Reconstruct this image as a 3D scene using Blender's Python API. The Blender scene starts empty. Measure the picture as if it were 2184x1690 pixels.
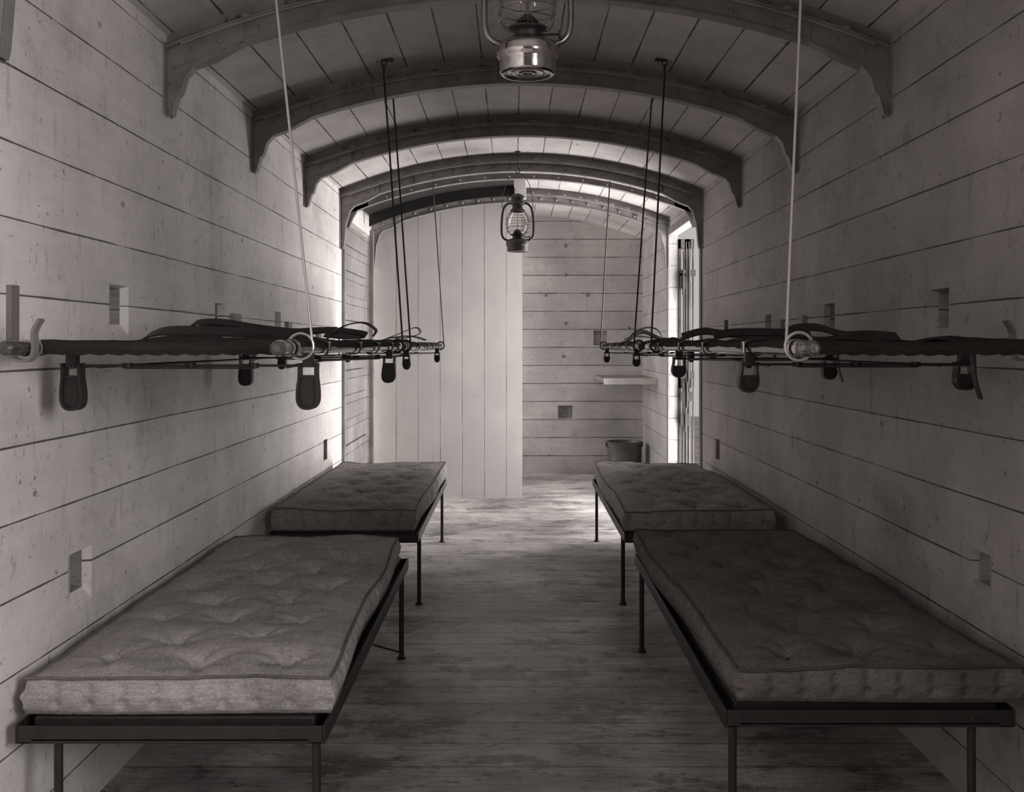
import bpy, math, random
from mathutils import Vector, noise
random.seed(4)
EYE=1.245; CX=-0.043; F=2200.0
HW=1.2; CR=EYE+1.27; CO=EYE+1.032
RISE=CR-CO; R=(HW*HW+RISE*RISE)/(2*RISE); CZ=CR-R
def arcz(x,dr=0.0): return CZ+math.sqrt((R-dr)**2-x*x)
scene=bpy.context.scene
try: scene.view_settings.view_transform='Standard'
except Exception: pass

# ------------------------------------------------ materials
def tint(v,k=None):
    t=min(1,v/0.35)
    return (v, v*(0.87+0.075*t), v*(0.82+0.105*t),1)
class NT:
    def __init__(s,name):
        s.m=bpy.data.materials.new(name); s.m.use_nodes=True
        s.n=s.m.node_tree.nodes; s.l=s.m.node_tree.links; s.b=s.n['Principled BSDF']
        s.tc=s.n.new('ShaderNodeTexCoord').outputs['Object']
    def math(s,op,a,b=None,c=None):
        n=s.n.new('ShaderNodeMath'); n.operation=op
        for i,v in enumerate((a,b,c)):
            if v is None: continue
            if isinstance(v,(int,float)): n.inputs[i].default_value=v
            else: s.l.new(v,n.inputs[i])
        return n.outputs[0]
    def vscale(s,sc,src=None):
        n=s.n.new('ShaderNodeVectorMath'); n.operation='MULTIPLY'
        s.l.new(src or s.tc,n.inputs[0]); n.inputs[1].default_value=sc
        return n.outputs[0]
    def noise(s,vec,scale,detail=4,rough=.55):
        n=s.n.new('ShaderNodeTexNoise'); s.l.new(vec,n.inputs['Vector'])
        n.inputs['Scale'].default_value=scale; n.inputs['Detail'].default_value=detail; n.inputs['Roughness'].default_value=rough
        return n.outputs['Fac']
    def rng(s,v,a,b,c,d,smooth=True):
        n=s.n.new('ShaderNodeMapRange'); s.l.new(v,n.inputs[0])
        if smooth: n.interpolation_type='SMOOTHSTEP'
        for i,x in enumerate((a,b,c,d)): n.inputs[i+1].default_value=x
        return n.outputs[0]
    def mul(s,*a):
        v=a[0]
        for b in a[1:]: v=s.math('MULTIPLY',v,b)
        return v
    def color(s,val):
        n=s.n.new('ShaderNodeValToRGB'); s.l.new(val,n.inputs[0])
        e=n.color_ramp.elements
        e[0].position=0; e[0].color=tint(0.004)
        e[1].position=1; e[1].color=tint(1.0)
        for p in (0.1,0.35): 
            x=e.new(p); x.color=tint(p)
        s.l.new(n.outputs[0],s.b.inputs['Base Color'])
    def bump(s,h,strength=.4,dist=.005):
        n=s.n.new('ShaderNodeBump'); s.l.new(h,n.inputs['Height'])
        n.inputs['Strength'].default_value=strength; n.inputs['Distance'].default_value=dist
        s.l.new(n.outputs[0],s.b.inputs['Normal'])
def planks(name,axis,spacing,off,base,grain=(1,1,1),seamw=.0020,seamd=.15,stain=.25,var=.10,knots=True,rough=.65,grime=None,scuff=0.0,gc=.1,floor=False):
    t=NT(name)
    sep=t.n.new('ShaderNodeSeparateXYZ'); t.l.new(t.tc,sep.inputs[0])
    ax=sep.outputs['XYZ'.index(axis)]
    wob=t.math('MULTIPLY',t.math('SUBTRACT',t.noise(t.vscale((.8,.8,.8)),1.2,2),.5),.008)
    u=t.math('DIVIDE',t.math('ADD',t.math('SUBTRACT',ax,off),wob),spacing)
    fr=t.math('FRACT',u); fl=t.math('FLOOR',u)
    d=t.math('MULTIPLY',t.math('MINIMUM',fr,t.math('SUBTRACT',1.0,fr)),spacing)
    wn=t.noise(t.vscale((1.5,1.5,1.5)),3,3)
    w=t.math('MULTIPLY_ADD',wn,seamw*3.0,-seamw*.45)
    seam=t.math('SUBTRACT',1,t.math('DIVIDE',d,w))
    seam=t.rng(seam,-.3,.5,0,1)
    wnz=t.n.new('ShaderNodeTexWhiteNoise'); wnz.noise_dimensions='1D'; t.l.new(fl,wnz.inputs['W'])
    tintv=t.math('MULTIPLY_ADD',wnz.outputs['Value'],var,1-var*.6)
    comb=t.n.new('ShaderNodeVectorMath'); comb.operation='ADD'
    cb=t.n.new('ShaderNodeCombineXYZ'); 
    for i in range(3): t.l.new(t.math('MULTIPLY',wnz.outputs['Value'],7.3),cb.inputs[i])
    t.l.new(t.vscale(grain),comb.inputs[0]); t.l.new(cb.outputs[0],comb.inputs[1])
    gr=t.noise(comb.outputs[0],3.0,8,.68)
    g2=t.rng(gr,.3,.7,1-gc,1+gc*.6)
    st=t.noise(t.tc,1.7,5,.6)
    s2=t.rng(st,.35,.68,1-stain,1.04)
    st3=t.noise(t.tc,8,7,.75)
    s3=t.rng(st3,.58,.70,1.0,1-stain*.9)
    v=t.mul(tintv,g2,s2,s3)
    if knots:
        vo=t.n.new('ShaderNodeTexVoronoi'); t.l.new(t.vscale((1.0,.7,1.2)),vo.inputs['Vector']); vo.inputs['Scale'].default_value=5
        mk_=t.rng(t.noise(t.tc,3.3,2),.45,.55,0,1)
        kk=t.rng(vo.outputs['Distance'],.03,.09,.45,1)
        v=t.mul(v,t.math('SUBTRACT',1,t.math('MULTIPLY',t.math('SUBTRACT',1,kk),mk_)))
        vo2=t.n.new('ShaderNodeTexVoronoi'); t.l.new(t.vscale((1.3,1.0,1.7)),vo2.inputs['Vector']); vo2.inputs['Scale'].default_value=15
        mk2=t.rng(t.noise(t.tc,4.7,3),.48,.60,0,1)
        k2=t.rng(vo2.outputs['Distance'],.04,.10,.45,1)
        v=t.mul(v,t.math('SUBTRACT',1,t.math('MULTIPLY',t.math('SUBTRACT',1,k2),mk2)))
    if scuff:
        sc=t.noise(t.vscale((14,14,2.2)),1.5,5,.7)
        v=t.mul(v,t.rng(sc,.57,.74,1,1-scuff*1.1))
        sc=t.noise(t.vscale((1,1.0,1.3)),.9,6,.75)
        v=t.mul(v,t.rng(sc,.55,.66,1,1-scuff*.7))
        sc=t.noise(t.vscale((5,5,3)),2.0,8,.8)
        v=t.mul(v,t.rng(sc,.59,.65,1,1-scuff*1.1))
        sc=t.noise(t.vscale((4,9,4)),3.5,6,.8)
        v=t.mul(v,t.rng(sc,.61,.67,1,.62))
        sc=t.noise(t.vscale((2,2.6,2)),1.3,8,.85)
        v=t.mul(v,t.rng(sc,.34,.42,.80,1))
        sp=t.noise(t.vscale((1,1,1)),38,3,.6)
        v=t.mul(v,t.rng(sp,.67,.73,1,.38))
        sp=t.noise(t.vscale((1,7,1)),9,4,.7)
        v=t.mul(v,t.rng(sp,.68,.74,1,.38))
        sp=t.noise(t.vscale((3,1.2,22)),3,5,.75)
        v=t.mul(v,t.rng(sp,.66,.71,1,.52))
    if floor:
        fn=t.noise(t.vscale((3.0,36,1)),2.4,8,.85)
        v=t.mul(v,t.rng(fn,.42,.60,1.05,.70))
        fn=t.noise(t.vscale((1.0,11,1)),2.4,10,.9)
        v=t.mul(v,t.rng(fn,.46,.58,1,.80))
        sp=t.noise(t.vscale((1.2,2,3)),2.0,8,.8)
        v=t.mul(v,t.rng(sp,.51,.58,1,.48))
        sp=t.noise(t.vscale((1,1.6,1)),11,8,.85)
        v=t.mul(v,t.rng(sp,.55,.61,1,.40))
        sp=t.noise(t.vscale((1,1.2,1)),1.1,4,.6)
        v=t.mul(v,t.rng(sp,.42,.60,1.05,.60))
        sp=t.noise(t.vscale((2.5,16,1)),7,5,.8)
        v=t.mul(v,t.rng(sp,.60,.66,1,1.5))
        sp=t.noise(t.vscale((2,20,1)),4,5,.8)
        v=t.mul(v,t.rng(sp,.60,.66,1,.5))
        vo=t.n.new('ShaderNodeTexVoronoi'); t.l.new(t.vscale((1.0,1.6,1.2)),vo.inputs['Vector']); vo.inputs['Scale'].default_value=6
        v=t.mul(v,t.rng(vo.outputs['Distance'],.03,.10,.5,1))
    if grime:
        gx=t.math('ABSOLUTE',t.math('ADD',sep.outputs[0],t.math('MULTIPLY_ADD',st,.6,-.3)))
        v=t.mul(v,t.rng(gx,.1,.75,1-grime,1))
    v=t.mul(v,base)
    v=t.mul(v,t.math('SUBTRACT',1,t.math('MULTIPLY',seam,1-seamd)))
    t.color(v)
    h=t.math('SUBTRACT',t.math('MULTIPLY',gr,.15),t.math('MULTIPLY',seam,1))
    t.bump(h,.5,.004)
    t.b.inputs['Roughness'].default_value=rough
    return t.m
def simple(name,base,rough=.6,metal=0,nscale=12,nvar=.25,bump=.15,stretch=(1,1,1)):
    t=NT(name); n=t.noise(t.vscale(stretch),nscale,5,.6)
    v=t.math('MULTIPLY',t.rng(n,.3,.7,1-nvar,1+nvar*.6),base)
    t.color(v)
    if bump: t.bump(n,bump,.003)
    t.b.inputs['Roughness'].default_value=rough; t.b.inputs['Metallic'].default_value=metal
    return t.m
OFFZ=EYE+.116-.1755*20
M={}
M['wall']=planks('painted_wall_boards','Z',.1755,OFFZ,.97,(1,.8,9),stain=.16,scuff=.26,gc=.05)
M['wallr']=planks('shaded_painted_boards','Z',.1755,OFFZ,.48,(1,.8,9),stain=.24,scuff=.30,gc=.06)  # darker copy of the wall boards, right-hand shade put into the colour
M['door']=planks('door_boards','Z',.1755,OFFZ,.36,(1,.8,9),stain=.3,scuff=.30,gc=.06)
M['back']=planks('bounce_cutting_boards','Z',.1755,OFFZ,.06,(1,.8,9))  # unseen back wall made dark to cut bounced light
M['pocket']=planks('shaded_pocket_boards','Z',.5,OFFZ,.42,(1,.8,14),stain=.3,gc=.2)  # raw wood insides, recess shade put into the darker colour
M['end']=planks('painted_end_boards','Z',.1755,OFFZ+.04,.58,(.8,1,9),seamw=.0035,seamd=.22,stain=.25,gc=.08,scuff=.15)
M['ceil']=planks('ceiling_boards','X',.165,-.0825+.06,.74,(9,.8,9),stain=.25,knots=True,seamw=.003,gc=.07)
M['floor']=planks('worn_floor_boards','Y',.178,.02,1.0,(.6,5,1),seamw=.0035,seamd=.40,stain=.34,var=.10,knots=False,rough=.42,grime=.26,gc=.14,floor=True)
M['part']=planks('partition_boards','X',.18,.065,.52,(14,1,.6),stain=.12,var=.04,seamw=.003,seamd=.45,knots=False,rough=.5,gc=.03)
M['rib']=simple('painted_rib_iron',.26,.42,0,9,.25,.1)
M['riblight']=simple('painted_door_rib',.28,.5,0,9,.25,.1)
M['iron']=simple('black_iron',.020,.5,.0,20,.35,.15)
M['steel']=simple('bright_steel_rod',.60,.30,.6,20,.05,0)
M['wood']=simple('dark_varnished_wood',.09,.12,0,4,.4,.1,(30,2,30))
M['leather']=simple('dark_leather',.022,.5,0,25,.35,.2)
M['tin']=simple('lantern_tin',.55,.14,1.0,10,.2,.0)
M['tube']=simple('lantern_tube_metal',.30,.22,.9,12,.2,.0)
M['dull']=simple('dull_grey_metal',.07,.4,.2,12,.3,.05)
M['zinc']=simple('galvanised_zinc',.11,.5,.3,9,.3,.05)
M['white']=simple('white_painted_wood',.6,.5,0,8,.15,.1)
M['frame']=simple('door_frame_paint',.24,.6,0,8,.2,.1)
M['ground']=simple('gravel_ground',.4,.9,0,6,.4,.3)
M['roofshade']=simple('roof_shade_dark',.012,.7,0,5,.3,.1)  # near-black colour for the painted roof shade
def canvas(name,base,sh=.0,dirt=.16,fs=200):
    t=NT(name); n=t.noise(t.tc,5,6,.65); f=t.noise(t.vscale((1,1,1)),fs,3,.6)
    n2=t.noise(t.vscale((1,2,1)),2.1,5,.7)
    wx=t.noise(t.vscale((1,.06,1)),260,2,.5); wy=t.noise(t.vscale((.06,1,.6)),260,2,.5)
    v=t.mul(t.rng(n,.3,.7,1-dirt,1.08),t.rng(f,.3,.7,.82,1.10),t.rng(wx,.3,.7,.85,1.09),t.rng(wy,.3,.7,.85,1.09),base,t.rng(n2,.50,.70,1,.70))
    sp=t.noise(t.tc,24,4,.6); v=t.mul(v,t.rng(sp,.66,.74,1,.7))
    sp=t.noise(t.tc,7,6,.75); v=t.mul(v,t.rng(sp,.58,.70,1,.76))
    t.color(v); t.bump(t.math('ADD',f,t.math('ADD',wx,wy)),.45,.0012); t.b.inputs['Roughness'].default_value=.95
    t.b.inputs['Specular IOR Level'].default_value=.15
    return t.m
TK=[canvas('mattress_ticking_lit',.50),canvas('mattress_ticking_far',.36),canvas('mattress_ticking_shaded',.21),canvas('mattress_ticking_doorway',.45)]  # one kind of ticking in lit and shaded copies, light put into colour
M['tickd']=canvas('piping_ticking',.22); M['tickdd']=canvas('piping_ticking_shaded',.13)  # second piping is a darker copy carrying the near right bed's shade
M['canvas']=canvas('stretcher_canvas',.032)
g=NT('lantern_glass'); g.b.inputs['Transmission Weight'].default_value=1; g.b.inputs['Roughness'].default_value=.0; g.b.inputs['IOR'].default_value=1.3
g.b.inputs['Base Color'].default_value=(.97,.96,.95,1); M['glass']=g.m

# ------------------------------------------------ mesh building
class MB:
    def __init__(s): s.v=[]; s.f=[]; s.mi={}
    def add(s,v,f,mi=0):
        o=len(s.v); s.v+= [Vector(p) for p in v]
        if mi:
            for k in range(len(f)): s.mi[len(s.f)+k]=mi
        s.f+=[tuple(i+o for i in q) for q in f]; return s
    def box(s,a,b):
        x0,y0,z0=a; x1,y1,z1=b
        return s.add([(x0,y0,z0),(x1,y0,z0),(x1,y1,z0),(x0,y1,z0),(x0,y0,z1),(x1,y0,z1),(x1,y1,z1),(x0,y1,z1)],
          [(0,3,2,1),(4,5,6,7),(0,1,5,4),(1,2,6,5),(2,3,7,6),(3,0,4,7)])
    def tube(s,pts,r,seg=10,closed=False,caps=True):
        pts=[Vector(p) for p in pts]; n=len(pts)
        rs=r if isinstance(r,(list,tuple)) else [r]*n
        vs=[];fs=[]; prev=None
        for i,p in enumerate(pts):
            if closed: d=pts[(i+1)%n]-pts[i-1]
            else: d=pts[min(i+1,n-1)]-pts[max(i-1,0)]
            d.normalize()
            if prev is None:
                a=Vector((0,0,1)) if abs(d.z)<.9 else Vector((1,0,0))
                u=d.cross(a).normalized()
            else:
                u=(prev-d*prev.dot(d)).normalized()
            prev=u; w=d.cross(u)
            for k in range(seg):
                an=2*math.pi*k/seg; vs.append(p+(u*math.cos(an)+w*math.sin(an))*rs[i])
        m=n if closed else n-1
        for i in range(m):
            for k in range(seg):
                a=i*seg+k; b=i*seg+(k+1)%seg; j=((i+1)%n)*seg
                fs.append((a,b,j+(k+1)%seg,j+k))
        if not closed and caps:
            fs.append(tuple(range(seg))[::-1]); fs.append(tuple((n-1)*seg+k for k in range(seg)))
        return s.add(vs,fs)
    def cyl(s,a,b,r,seg=12): return s.tube([a,b],r,seg)
    def ring(s,c,rad,r,n=28,axis='Z',seg=8,sx=1,sy=1):
        pts=[]
        for i in range(n):
            t=2*math.pi*i/n; x=math.cos(t)*rad*sx; y=math.sin(t)*rad*sy
            pts.append(Vector(c)+(Vector((x,y,0)) if axis=='Z' else Vector((x,0,y)) if axis=='Y' else Vector((0,x,y))))
        return s.tube(pts,r,seg,closed=True)
    def lathe(s,c,prof,seg=40,cap=False):
        vs=[];fs=[];n=len(prof)
        for k in range(seg):
            t=2*math.pi*k/seg
            for (r,z) in prof: vs.append((c[0]+r*math.cos(t),c[1]+r*math.sin(t),c[2]+z))
        for k in range(seg):
            k2=(k+1)%seg
            for i in range(n-1): fs.append((k*n+i,k2*n+i,k2*n+i+1,k*n+i+1))
        return s.add(vs,fs)
    def prism(s,poly,y0,y1,axis='Y'):
        n=len(poly); P=(lambda a,b,c:(a,c,b)) if axis=='Y' else (lambda a,b,c:(c,a,b))
        vs=[P(a,b,y0) for a,b in poly]+[P(a,b,y1) for a,b in poly]
        fs=[tuple(range(n)),tuple(range(2*n-1,n-1,-1))]+[(i,i+n,(i+1)%n+n,(i+1)%n) for i in range(n)]
        return s.add(vs,fs)
    def arcbar(s,x0,x1,dr0,dr1,y0,y1,n=40):
        vs=[];fs=[]
        for i in range(n+1):
            x=x0+(x1-x0)*i/n
            for dr in (dr0,dr1):
                rr=R-dr; th=math.asin(x/R); xx=rr*math.sin(th)
                zz=CZ+rr*math.cos(th)
                xx=x if i in (0,n) else xx
                zz=arcz(x,dr) if i in (0,n) else zz
                for y in (y0,y1): vs.append((xx,y,zz))
        for i in range(n):
            a=i*4;b=a+4
            fs+=[(a,b,b+1,a+1),(a+2,a+3,b+3,b+2),(a,a+2,b+2,b),(a+1,b+1,b+3,a+3)]
        fs+=[(0,1,3,2),(n*4,n*4+2,n*4+3,n*4+1)]
        return s.add(vs,fs)
    def ribbon(s,pts,wdir,w,th=.003):
        pts=[Vector(p) for p in pts]; wd=Vector(wdir).normalized()*w/2; vs=[];fs=[];n=len(pts)
        for i,p in enumerate(pts):
            d=(pts[min(i+1,n-1)]-pts[max(i-1,0)]).normalized(); nn=d.cross(wd).normalized()*th/2
            vs+=[p-wd-nn,p+wd-nn,p+wd+nn,p-wd+nn]
        for i in range(n-1):
            a=i*4;b=a+4
            for k in range(4): fs.append((a+k,a+(k+1)%4,b+(k+1)%4,b+k))
        fs+=[(0,3,2,1),((n-1)*4,(n-1)*4+1,(n-1)*4+2,(n-1)*4+3)]
        return s.add(vs,fs)
    def bolt(s,p,nrm,r=.009,h=.008):
        p=Vector(p); nrm=Vector(nrm).normalized()
        return s.tube([p,p+nrm*h*.6,p+nrm*h],[r,r*.85,r*.3],8)
def spl(pts,n=8):
    P=[Vector(p) for p in pts]; P=[P[0]]+P+[P[-1]]; out=[]
    for i in range(1,len(P)-2):
        for k in range(n):
            t=k/n; a,b,c,d=P[i-1:i+3]
            out.append(.5*((2*b)+(c-a)*t+(2*a-5*b+4*c-d)*t*t+(3*b-a-3*c+d)*t**3))
    out.append(P[-2]); return out
def mk(name,mb,mat,origin=(0,0,0),parent=None,ploc=(0,0,0),smooth=True,bevel=0,label=None,ang=35,mat2=None):
    o0=Vector(origin); me=bpy.data.meshes.new(name)
    me.from_pydata([v-o0 for v in mb.v],[],mb.f); me.update()
    me.materials.append(mat)
    if mat2:
        me.materials.append(mat2)
        for k,m in mb.mi.items(): me.polygons[k].material_index=m
    import bmesh
    bm=bmesh.new(); bm.from_mesh(me); bmesh.ops.recalc_face_normals(bm,faces=bm.faces); bm.to_mesh(me); bm.free()
    if smooth:
        me.shade_smooth(); me.set_sharp_from_angle(angle=math.radians(ang))
    ob=bpy.data.objects.new(name,me); scene.collection.objects.link(ob)
    if parent: ob.parent=parent; ob.location=o0-Vector(ploc)
    else: ob.location=o0
    if bevel:
        m=ob.modifiers.new('b','BEVEL'); m.width=bevel; m.segments=2; m.limit_method='ANGLE'
    if label: ob['label']=label
    return ob
def empty(name,loc,label,cat,group=None):
    e=bpy.data.objects.new(name,None); e.empty_display_size=.1; e.location=loc
    scene.collection.objects.link(e); e['label']=label; e['category']=cat
    if group: e['group']=group
    return e
def struct(o): o['kind']='structure'; return o

# ------------------------------------------------ room shell
Y0=-1.6; YE=10.03
def wallgrid(amin,amax,bmin,bmax,holes,P,depthdir):
    """P(a,b,d)-> point ; holes: (a0,a1,b0,b1,kind) kind 0 pocket, 1 through, 2 shallow recess, 3 square box pocket"""
    mb=MB(); A=sorted({amin,amax,*[h[0] for h in holes],*[h[1] for h in holes]})
    B=sorted({bmin,bmax,*[h[2] for h in holes],*[h[3] for h in holes]})
    for i in range(len(A)-1):
        for j in range(len(B)-1):
            ca=(A[i]+A[i+1])/2; cb=(B[j]+B[j+1])/2
            if any(h[0]<ca<h[1] and h[2]<cb<h[3] for h in holes): continue
            mb.add([P(A[i],B[j],0),P(A[i+1],B[j],0),P(A[i+1],B[j+1],0),P(A[i],B[j+1],0)],[(0,1,2,3)])
    Q=[(0,1,5,4),(1,2,6,5),(2,3,7,6),(3,0,4,7)]
    def rect(a0,a1,b0,b1,d): return [P(a0,b0,d),P(a1,b0,d),P(a1,b1,d),P(a0,b1,d)]
    for (a0,a1,b0,b1,kind) in holes:
        if kind==1: mb.add(rect(a0,a1,b0,b1,0)+rect(a0,a1,b0,b1,.07),Q)
        elif kind==2: mb.add(rect(a0,a1,b0,b1,0)+rect(a0,a1,b0,b1,.065),Q+[(4,5,6,7)])
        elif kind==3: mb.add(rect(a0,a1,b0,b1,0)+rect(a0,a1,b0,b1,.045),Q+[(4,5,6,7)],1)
        else:
            w=a1-a0; h=b1-b0
            i0,i1,j0,j1=a0+w*.45,a1-w*.05,b0+h*.22,b1-h*.04
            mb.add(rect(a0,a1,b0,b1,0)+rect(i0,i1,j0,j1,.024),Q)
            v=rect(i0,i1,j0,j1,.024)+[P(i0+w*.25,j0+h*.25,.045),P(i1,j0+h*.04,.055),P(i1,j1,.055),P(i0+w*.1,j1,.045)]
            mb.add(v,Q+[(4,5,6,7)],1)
    T=.07
    Ho=[h for h in holes if h[4]==1]
    A=sorted({amin,amax,*[h[0] for h in Ho],*[h[1] for h in Ho]}); B=sorted({bmin,bmax,*[h[2] for h in Ho],*[h[3] for h in Ho]})
    for i in range(len(A)-1):
        for j in range(len(B)-1):
            ca=(A[i]+A[i+1])/2; cb=(B[j]+B[j+1])/2
            if any(h[0]<ca<h[1] and h[2]<cb<h[3] for h in Ho): continue
            mb.add([P(A[i],B[j],T),P(A[i+1],B[j],T),P(A[i+1],B[j+1],T),P(A[i],B[j+1],T)],[(3,2,1,0)])
    e=[P(amin,bmin,0),P(amax,bmin,0),P(amax,bmax,0),P(amin,bmax,0),P(amin,bmin,T),P(amax,bmin,T),P(amax,bmax,T),P(amin,bmax,T)]
    mb.add(e,[(2,3,7,6),(0,3,7,4),(1,2,6,5)])
    return mb
E=EYE
Lh=[(2.94,3.09,E+.03,E+.176,0),(3.98,4.10,E+.04,E+.165,0),(4.98,5.1,E+.06,E+.165,0),
    (2.67,2.82,E-.69,E-.545,0),(6.24,6.36,E-.7,E-.575,3),(6.92,8.22,.0,2.12,2),(8.75,9.75,.75,1.95,1)]  # last hole is added behind the partition to let light onto the end wall
Rh=[(2.95,3.09,E+.02,E+.166,0),(4.01,4.15,E+.05,E+.165,0),(5.0,5.12,E+.05,E+.15,0),(6.01,6.12,E+.05,E+.15,3),
    (2.69,2.82,E-.67,E-.55,0),(6.26,6.38,E-.7,E-.575,3),(6.90,8.30,0,2.13,1),(-.9,.58,1.0,2.13,1)]  # last hole is out of view, shifted and raised to steer the near light
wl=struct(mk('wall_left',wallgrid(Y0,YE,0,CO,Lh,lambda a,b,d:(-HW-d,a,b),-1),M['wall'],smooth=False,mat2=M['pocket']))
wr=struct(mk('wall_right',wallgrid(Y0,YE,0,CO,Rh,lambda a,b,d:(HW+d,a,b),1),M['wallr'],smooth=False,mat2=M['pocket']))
for w in (wl,wr): w['label']='horizontal painted board side wall with square pockets'
mb=wallgrid(-HW,HW,0,CO,[(CX+.765,CX+.90,E+.0,E+.145,3),(CX+.42,CX+.56,E-.71,E-.585,3)],lambda a,b,d:(a,YE+d,b),1)
def archseg(mb,y0,y1,x0=-HW,x1=HW,zb=CO,dr=0,n=30):
    poly=[(x0,zb)]+[(x0+(x1-x0)*i/n,arcz(x0+(x1-x0)*i/n,dr)) for i in range(n+1)]+[(x1,zb)]
    if abs(poly[1][1]-poly[0][1])<1e-4: poly=poly[1:-1]
    return mb.prism(poly,y0,y1)
archseg(mb,YE,YE+.07)
we=struct(mk('wall_end',mb,M['end'],smooth=False,mat2=M['pocket'])); we['label']='painted horizontal board end wall'
mb=MB(); mb.box((-HW,Y0-.07,0),(HW,Y0,CO)); archseg(mb,Y0-.07,Y0)
struct(mk('wall_back',mb,M['back'],smooth=False))
mb=MB(); mb.box((-HW-.07,Y0-.07,-.06),(HW+.07,YE+.07,0)); struct(mk('floor',mb,M['floor'],smooth=False))
mb=MB(); mb.arcbar(-HW-.0,HW+.0,0,-.05,Y0-.07,YE+.07,48); struct(mk('ceiling',mb,M['ceil'],smooth=True))
mb=MB(); mb.box((-14,-14,-1.15),(30,34,-1.1)); gnd=struct(mk('ground',mb,M['ground'],smooth=False))

mb=MB(); xa,xb=-HW+.0,CX+.061
mb.prism([(xa,0.0)]+[(xa+(xb-xa)*i/20,arcz(xa+(xb-xa)*i/20,.06)) for i in range(21)]+[(xb,0.0)],8.43,8.46)
p=struct(mk('wall_partition',mb,M['part'],smooth=False)); p['label']='white vertical tongue and groove partition'
mb=MB(); 
z=0.02; k=0
while z<2.08:
    h=min(.1755,2.1-z); mb.box((-HW-.06+.004*(k%2),6.95,z),(-HW-.028+.006*((k*7)%3),8.19,z+h-.006)); z+=h; k+=1
d1=struct(mk('door_1',mb,M['door'],smooth=False)); d1['label']='closed boarded side door'
tr=[(6.895,6.935,0,2.16,-HW,-HW+.02,'riblight'),(8.215,8.27,0,2.16,-HW,-HW+.03,'frame')]
for i,(a,b,z0,z1,x0,x1,m) in enumerate(tr):
    mb=MB(); mb.box((x0,a,z0),(x1,b,z1)); o=struct(mk('trim_%d'%(i+1),mb,M[m],bevel=.003)); o['label']='vertical door post'
mb=MB(); mb.box((HW-.012,8.30,0),(HW,8.36,2.16)); mb.box((HW-.012,6.84,0),(HW,6.90,2.16)); mb.box((HW-.012,6.84,2.13),(HW,8.36,2.19))
o=struct(mk('trim_3',mb,M['frame'],bevel=.003)); o['label']='pale painted doorway frame'
mb=MB(); x0=HW+.072
mb.box((x0,8.29,-.02),(x0+.022,8.33,2.1)); mb.box((x0+.05,8.29,-.02),(x0+.10,8.33,2.1)); mb.box((x0,8.29,2.02),(x0+.125,8.33,2.1)); mb.box((x0,8.29,.9),(x0+.125,8.33,1.0)); mb.box((x0,8.29,-.02),(x0+.125,8.33,.08)); mb.box((x0+.117,8.29,-.02),(x0+.125,8.33,2.1))
for i in range(2): mb.box((x0+.058+i*.022,8.28,.0),(x0+.066+i*.022,8.29,2.08))
d2=struct(mk('door_2',mb,M['dull'],origin=(x0,8.31,0),bevel=.002)); d2['label']='dark open door leaf with iron latch gear'
mb=MB()
for zz,ww,hh in ((.60,.08,.10),(.98,.12,.06),(1.80,.13,.05),(1.70,.05,.12),(.80,.10,.07)):
    mb.box((x0+.01,8.24,zz),(x0+ww,8.275,zz+hh)); mb.cyl((x0+ww*.6,8.235,zz-.05),(x0+ww*.6,8.235,zz+.15),.009)
mb.cyl((x0+.03,8.25,.1),(x0+.03,8.25,.95),.007); mb.cyl((x0+.036,8.25,1.15),(x0+.036,8.25,2.0),.007)
mb.cyl((x0+.11,8.25,1.0),(x0+.11,8.25,1.35),.007); mb.cyl((x0+.112,8.25,1.55),(x0+.112,8.25,1.95),.007)
mk('door_latch',mb,M['iron'],(x0,8.31,0),d2,(x0,8.31,0))
mb=MB(); mb.arcbar(-HW+.04,CX-.005,.045,.125,7.9,7.93,30); mb.arcbar(-HW+.04,CX-.005,.035,.045,7.3,8.2,30)  # dark strip put in for the shade between the ribs, left half
o=mk('roof_shade_strip',mb,M['roofshade'],origin=(-.6,7.8,arcz(-.6,.06))); o['label']='dark curved strip standing in for shade below the roof boards'; o['category']='shade strip'
mb=MB(); mb.box((CX+.0,7.86,arcz(0)-.15),(CX+.085,7.92,arcz(0)-.002)); 
o=mk('roof_block',mb,M['white'],origin=(CX+.04,7.9,arcz(0)-.1),bevel=.003); o['label']='small white wooden block fixed under the roof'; o['category']='block'

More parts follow.
